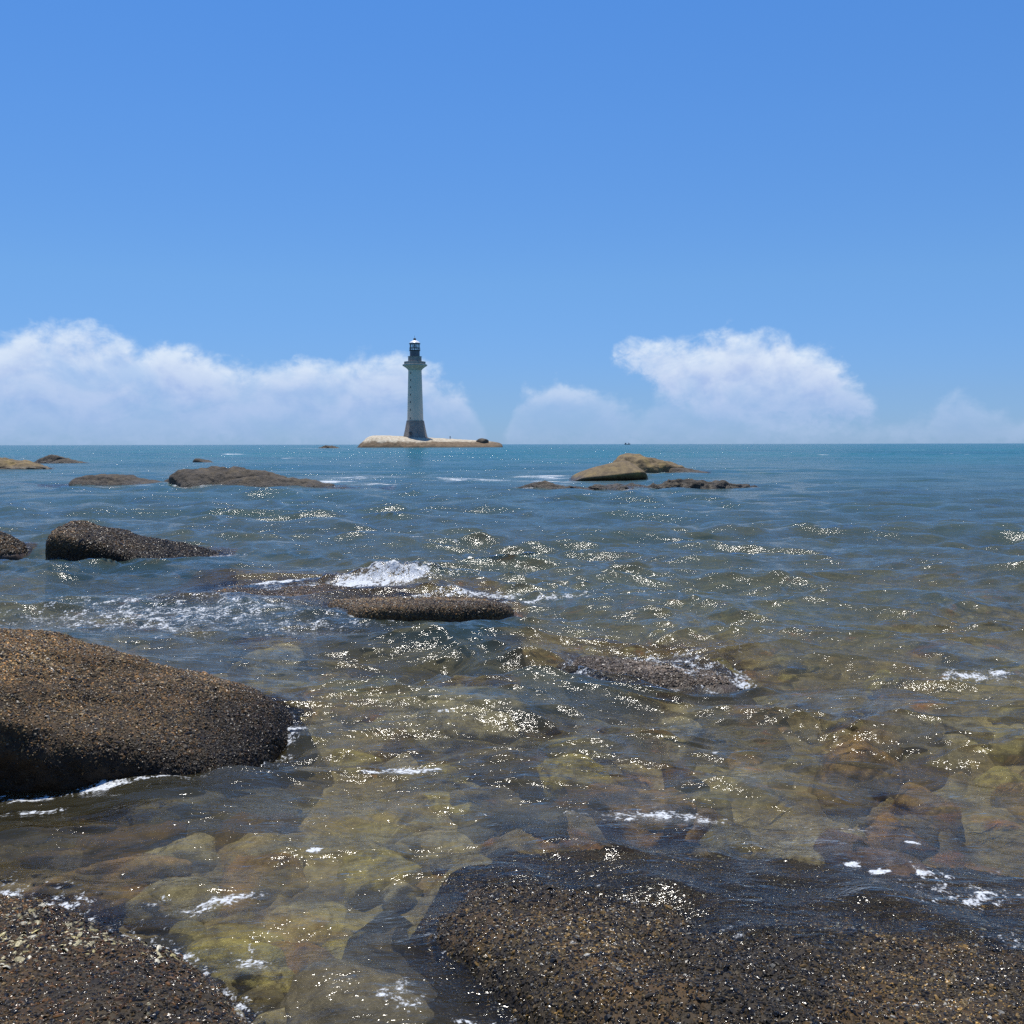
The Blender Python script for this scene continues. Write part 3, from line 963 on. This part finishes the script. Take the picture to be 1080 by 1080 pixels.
def build_lighthouse(top):
    X, Y = -48.0, 510.5
    Z = 4.7
    root = empty("lighthouse", (X, Y, Z), 'tall round grey white lighthouse with flared stone base and dark lantern, alone on its islet', 'lighthouse')
    stone = flat_mat("base_stone", (0.29, 0.265, 0.23), 0.9, 0.2, 0.5, bd=0.3)
    shaftm = flat_mat("shaft_tile", (0.70, 0.60, 0.46), 0.6, 0.06, 0.12, bd=0.01)
    conc = flat_mat("gallery_concrete", (0.42, 0.43, 0.37), 0.7, 0.2, 0.4)
    upper = flat_mat("upper_concrete", (0.36, 0.33, 0.28), 0.8, 0.25, 0.4)
    black = flat_mat("dark_ironwork", (0.035, 0.035, 0.042), 0.5, 0.3)
    drumm = flat_mat("lantern_drum_paint", (0.15, 0.14, 0.15), 0.5, 0.3)
    white = flat_mat("white_roof_metal", (0.78, 0.78, 0.78), 0.35, 0.1)
    winm = flat_mat("window_dark", (0.05, 0.05, 0.055), 0.25, 0.2)
    gm, q, out = material("lantern_glass")
    tr = q.n('ShaderNodeBsdfTransparent'); tr.inputs[0].default_value = (0.86, 0.9, 0.9, 1)
    gl = q.n('ShaderNodeBsdfGlossy'); gl.inputs['Roughness'].default_value = 0.05
    mx = q.n('ShaderNodeMixShader'); mx.inputs[0].default_value = 0.12
    q.t.links.new(tr.outputs[0], mx.inputs[1]); q.t.links.new(gl.outputs[0], mx.inputs[2]); q.t.links.new(mx.outputs[0], out.inputs['Surface'])

    rot8 = R(-90) + R(15)
    bm_obj("plinth", lathe([(6.5, -2.2), (6.5, 0.35)], 8, rot8), stone, root)
    base = bm_obj("base", lathe([(6.1, 0.353), (5.2, 4.3), (4.45, 8.2), (4.45, 8.55)], 8, rot8), stone, root)
    # entrance door on the front-left facet, with a few steps
    a = R(-90 - 30 + 7)
    bm = bmesh.new(); add_box(bm, (math.cos(a) * 5.32, math.sin(a) * 5.32, 1.7), (0.5, 1.3, 2.4), a)
    bm_obj("door", bm, winm, base)
    bm = bmesh.new()
    for k in range(4):
        add_box(bm, (math.cos(a) * (7.9 - 0.4 * k), math.sin(a) * (7.9 - 0.4 * k), -0.6 + 0.25 * k), (0.42, 2.0, 1.2), a)
    bm_obj("steps", bm, stone, base)

    def r_at(z):
        return 4.0 + (3.3 - 4.0) * (z - 8.55) / (33.3 - 8.55)
    shaft = bm_obj("shaft", lathe([(4.0, 8.553), (r_at(20), 20), (3.3, 33.3)], 56), shaftm, root, smooth=True)
    for z in (9.7, 13.9, 17.7, 21.3, 25.0, 28.5, 32.0):
        a = R(-90) - R(33)
        rr = r_at(z)
        bm = bmesh.new(); add_box(bm, (math.cos(a) * (rr - 0.13), math.sin(a) * (rr - 0.13), z), (0.3, 0.5, 0.8), a)
        w = bm_obj("window", bm, winm, shaft)
        bm = bmesh.new(); add_box(bm, (math.cos(a) * (rr + 0.04), math.sin(a) * (rr + 0.04), z - 0.48), (0.34, 0.7, 0.12), a)
        bm_obj("sill", bm, conc, w)
    gal = bm_obj("gallery", lathe([(3.3, 33.303), (3.75, 34.0), (4.9, 34.9), (6.1, 35.6), (6.1, 36.15), (5.55, 36.25)], 56), conc, root, smooth=True)
    bm_obj("parapet", lathe([(5.3, 36.253), (5.3, 37.55), (5.1, 37.6), (5.0, 37.6), (5.0, 36.26)], 56), upper, gal, smooth=True)
    bm_obj("watch_room", lathe([(3.35, 36.263), (3.3, 39.9), (3.45, 40.0), (3.45, 40.2)], 16, 0.1), upper, root)
    lr = bm_obj("lantern_drum", lathe([(2.45, 40.203), (2.45, 42.9)], 24), drumm, root, smooth=True)
    bm = lathe([(2.75, 42.903), (2.75, 43.25)], 24)
    for k in range(16):
        t = 2 * math.pi * k / 16
        add_box(bm, (2.7 * math.cos(t), 2.7 * math.sin(t), 43.8), (0.06, 0.06, 1.1), t)
    bm2 = lathe([(2.72, 44.33), (2.72, 44.43)], 24)
    tmp = bpy.data.meshes.new("tmp"); bm2.to_mesh(tmp); bm2.free(); bm.from_mesh(tmp); bpy.data.meshes.remove(tmp)
    bm_obj("lantern_gallery", bm, black, lr)
    glass = bm_obj("lantern_glass", lathe([(2.3, 43.253), (2.3, 46.5)], 12), gm, root)
    bm = bmesh.new()
    for k in range(12):
        t = 2 * math.pi * k / 12
        add_box(bm, (2.36 * math.cos(t), 2.36 * math.sin(t), 44.9), (0.16, 0.16, 3.2), t)
    bm_obj("glazing_bars", bm, black, glass)
    bm_obj("lens", lathe([(0.3, 43.26), (0.3, 44.0), (0.75, 44.4), (0.9, 45.1), (0.75, 45.7), (0.3, 46.0)], 20), white, glass, smooth=True)
    roof = bm_obj("roof", lathe([(2.7, 46.503), (2.7, 46.8), (2.0, 47.5), (1.1, 48.0), (0.62, 48.2)], 24), white, root, smooth=True)
    bm_obj("vent_ball", lathe([(0.6, 48.203), (0.72, 48.6), (0.6, 49.0), (0.25, 49.2)], 16), black, roof, smooth=True)
    bm_obj("finial", lathe([(0.1, 49.203), (0.1, 50.1), (0.02, 50.6)], 8), white, roof)
    bm_obj("roof_eave", lathe([(2.62, 46.25), (2.85, 46.30), (2.85, 46.50), (2.62, 46.502)], 24), black, roof)


def build_islet_things(top):
    rock("dark_boulder", (-14.5, 503, top(-14.5, 503) - 0.1), random_planes(5, 15), 7, 5, 301, M_FAR,
         'dark rounded boulder lying on the right end of the lighthouse islet', 'boulder', rough=0.08, freq=0.5, scale=(3.6, 2.4, 1.9))
    # person in dark clothes standing on the islet
    x = -30.6
    z, y = max((top(x, yy), yy) for yy in (498.0, 500.0, 502.0, 504.0, 506.0, 508.0))
    sk = {'pelvis': (0, 0, 0.95, .15), 'waist': (0, 0, 1.1, .13), 'chest': (0, 0, 1.35, .16), 'neck': (0, 0, 1.5, .06), 'head': (0, -.02, 1.62, .10), 'crown': (0, 0, 1.70, .085),
          'hl': (-.1, 0, .88, .10), 'kl': (-.12, -.02, .48, .065), 'al': (-.12, .02, .08, .045), 'fl': (-.12, -.14, .03, .04),
          'hr': (.1, 0, .88, .10), 'kr': (.13, -.02, .48, .065), 'ar': (.14, .02, .08, .045), 'fr': (.14, -.14, .03, .04),
          'sl': (-.2, 0, 1.42, .06), 'el': (-.27, .02, 1.14, .045), 'wl': (-.27, -.08, .9, .035), 'sr': (.2, 0, 1.42, .06), 'er': (.27, .02, 1.14, .045), 'wr': (.27, -.08, .9, .035)}
    ed = [('pelvis', 'waist'), ('waist', 'chest'), ('chest', 'neck'), ('neck', 'head'), ('head', 'crown'), ('pelvis', 'hl'), ('hl', 'kl'), ('kl', 'al'), ('al', 'fl'),
          ('pelvis', 'hr'), ('hr', 'kr'), ('kr', 'ar'), ('ar', 'fr'), ('chest', 'sl'), ('sl', 'el'), ('el', 'wl'), ('chest', 'sr'), ('sr', 'er'), ('er', 'wr')]
    keys = list(sk)
    me = bpy.data.meshes.new("person")
    me.from_pydata([sk[k][:3] for k in keys], [(keys.index(a), keys.index(b)) for a, b in ed], [])
    o = link_mesh("person", me, flat_mat("dark_clothes", (0.025, 0.025, 0.035), 0.85, 0.2))
    md = o.modifiers.new("skin", 'SKIN')
    sv = me.skin_vertices[0].data
    for i, k in enumerate(keys):
        sv[i].radius = (sk[k][3],) * 2
        sv[i].use_root = (k == 'pelvis')
    o.modifiers.new("sub", 'SUBSURF').levels = 1
    o.modifiers["sub"].render_levels = 1
    o.location = (x, y, z)
    tag(o, 'person in dark clothes standing upright on the islet right of the lighthouse', 'person')


def build_boat():
    root = empty("fishing_boat", (292, 2600, 0), 'tiny dark fishing boat far off on the horizon', 'boat')
    hullm = flat_mat("boat_hull_paint", (0.04, 0.055, 0.075), 0.6, 0.2)
    cab = flat_mat("boat_cabin_paint", (0.10, 0.13, 0.16), 0.6, 0.2)
    st = [(-7, 1.6, 1.9), (-4, 2.0, 1.6), (0, 2.2, 1.5), (4, 1.8, 1.9), (7.4, 0.05, 3.0)]
    bm = bmesh.new()
    rows = []
    for (x, w, h) in st:
        rows.append([bm.verts.new(c) for c in ((x, -w, h), (x, -w * 0.6, -0.6), (x, w * 0.6, -0.6), (x, w, h))])
    for a, b in zip(rows, rows[1:]):
        for k in range(4):
            bm.faces.new((a[k], a[(k + 1) % 4], b[(k + 1) % 4], b[k]))
    bm.faces.new(rows[0]); bm.faces.new(rows[-1])
    bmesh.ops.recalc_face_normals(bm, faces=bm.faces)
    bm_obj("hull", bm, hullm, root)
    bm = bmesh.new(); add_box(bm, (-4.2, 0, 2.9), (3.2, 2.4, 2.4)); add_box(bm, (-4.2, 0, 4.2), (3.6, 2.8, 0.2))
    bm_obj("cabin", bm, cab, root)
    bm = bmesh.new(); add_box(bm, (3.6, 0, 3.4), (1.6, 1.6, 3.0))
    bm_obj("winch_house", bm, cab, root)
    bm = bmesh.new(); add_box(bm, (-0.5, 0, 3.6), (0.18, 0.18, 4.4)); add_box(bm, (-0.5, 0, 4.9), (0.12, 2.0, 0.12))
    bm_obj("mast", bm, hullm, root)


# ------------------------------------------------------------------ foam places (world x, y, radii, amount, tilt)
FOAM += [(1.02, 3.86, 0.05, 0.035, 1.0, 0.2), (1.32, 3.84, 0.05, 0.03, 0.95, 0), (1.47, 3.68, 0.04, 0.03, 0.9, 0), (1.15, 3.38, 0.05, 0.03, 0.9, 0.4), (1.22, 3.32, 0.04, 0.025, 0.9, 0), (1.35, 3.3, 0.04, 0.03, 0.85, 0.3), (1.44, 3.12, 0.05, 0.03, 0.95, 0.2),
         (-0.66, 4.72, 0.07, 0.03, 0.9, 0.1), (-0.72, 3.62, 0.03, 0.03, 0.9, 0), (0.75, 5.35, 0.07, 0.025, 0.8, 0), (0.9, 6.3, 0.06, 0.03, 0.8, 0), (-0.35, 5.6, 0.06, 0.03, 0.8, 0),
         (-1.5, 10.9, 0.95, 0.30, 0.86, 0.22), (-2.45, 11.2, 0.5, 0.2, 0.6, 0.1), (-1.0, 8.55, 0.9, 0.16, 0.45, 0), (0.35, 9.9, 0.9, 0.12, 0.55, 0.1), (-0.2, 9.6, 0.4, 0.3, 0.45, 0.6),
         (0.60, 4.05, 0.40, 0.13, 0.62, -0.05), (0.30, 4.12, 0.25, 0.10, 0.45, -0.2), (1.3, 3.95, 0.25, 0.10, 0.4, 0),
         (-1.75, 4.42, 0.55, 0.07, 0.72, 0.30), (-2.0, 4.12, 0.3, 0.05, 0.5, 0.2), (-1.15, 4.75, 0.3, 0.05, 0.6, 0.35),
         (-0.95, 3.22, 0.22, 0.07, 0.5, 0.6), (-1.2, 3.25, 0.15, 0.05, 0.45, 0.4), (-0.75, 2.85, 0.08, 0.14, 0.5, 0.2), (-0.3, 2.62, 0.10, 0.08, 0.55, 0), (-0.1, 2.5, 0.12, 0.05, 0.5, 0),
         (-4.7, 13.6, 1.2, 0.25, 0.5, 0.05), (-4.2, 14.2, 0.6, 0.4, 0.55, 0.2), (-3.2, 9.2, 2.2, 1.3, 0.50, 0.1), (-1.8, 8.6, 1.4, 0.5, 0.45, 0.1), (-2.6, 11.1, 0.5, 0.2, 0.8, 0.1), (-0.3, 10.2, 0.9, 0.2, 0.6, 0.1),
         (1.5, 3.2, 0.35, 0.25, 0.42, 0.4), (1.45, 2.9, 0.3, 0.2, 0.42, 0.3), (-0.52, 4.75, 0.22, 0.07, 0.7, 0),
         (1.0, 7.25, 0.7, 0.2, 0.4, 0), (3.1, 6.75, 0.5, 0.14, 0.6, 0),
         (-6.8, 46, 2.2, 2.6, 0.62, 0), (-7.2, 40.5, 1.3, 1.6, 0.70, 0), (-4.5, 37, 2.5, 1.4, 0.5, 0), (-2, 43, 2.6, 2.6, 0.58, 0), (-10, 35.8, 4, 0.4, 0.5, 0), (-14, 36.2, 3, 0.4, 0.5, 0),
         (1.4, 47, 1.8, 2.6, 0.72, 0), (1.0, 42.5, 1.6, 1.6, 0.66, 0), (7.3, 49.8, 1.4, 1.0, 1.0, 0), (10.5, 50.5, 1.5, 0.8, 0.6, 0), (4.2, 33.6, 5, 0.35, 0.42, 0),
         (-33, 62.5, 3, 1.2, 0.6, 0), (-37, 82, 4, 2, 0.5, 0), (-80, 405, 14, 8, 0.8, 0), (-48, 478, 16, 6, 0.6, 0), (-18, 480, 10, 5, 0.6, 0)]

build_seabed()
build_near_rocks()
build_far_rocks()
build_stones()
build_sea()
top = build_islet()
build_lighthouse(top)
build_islet_things(top)
build_boat()
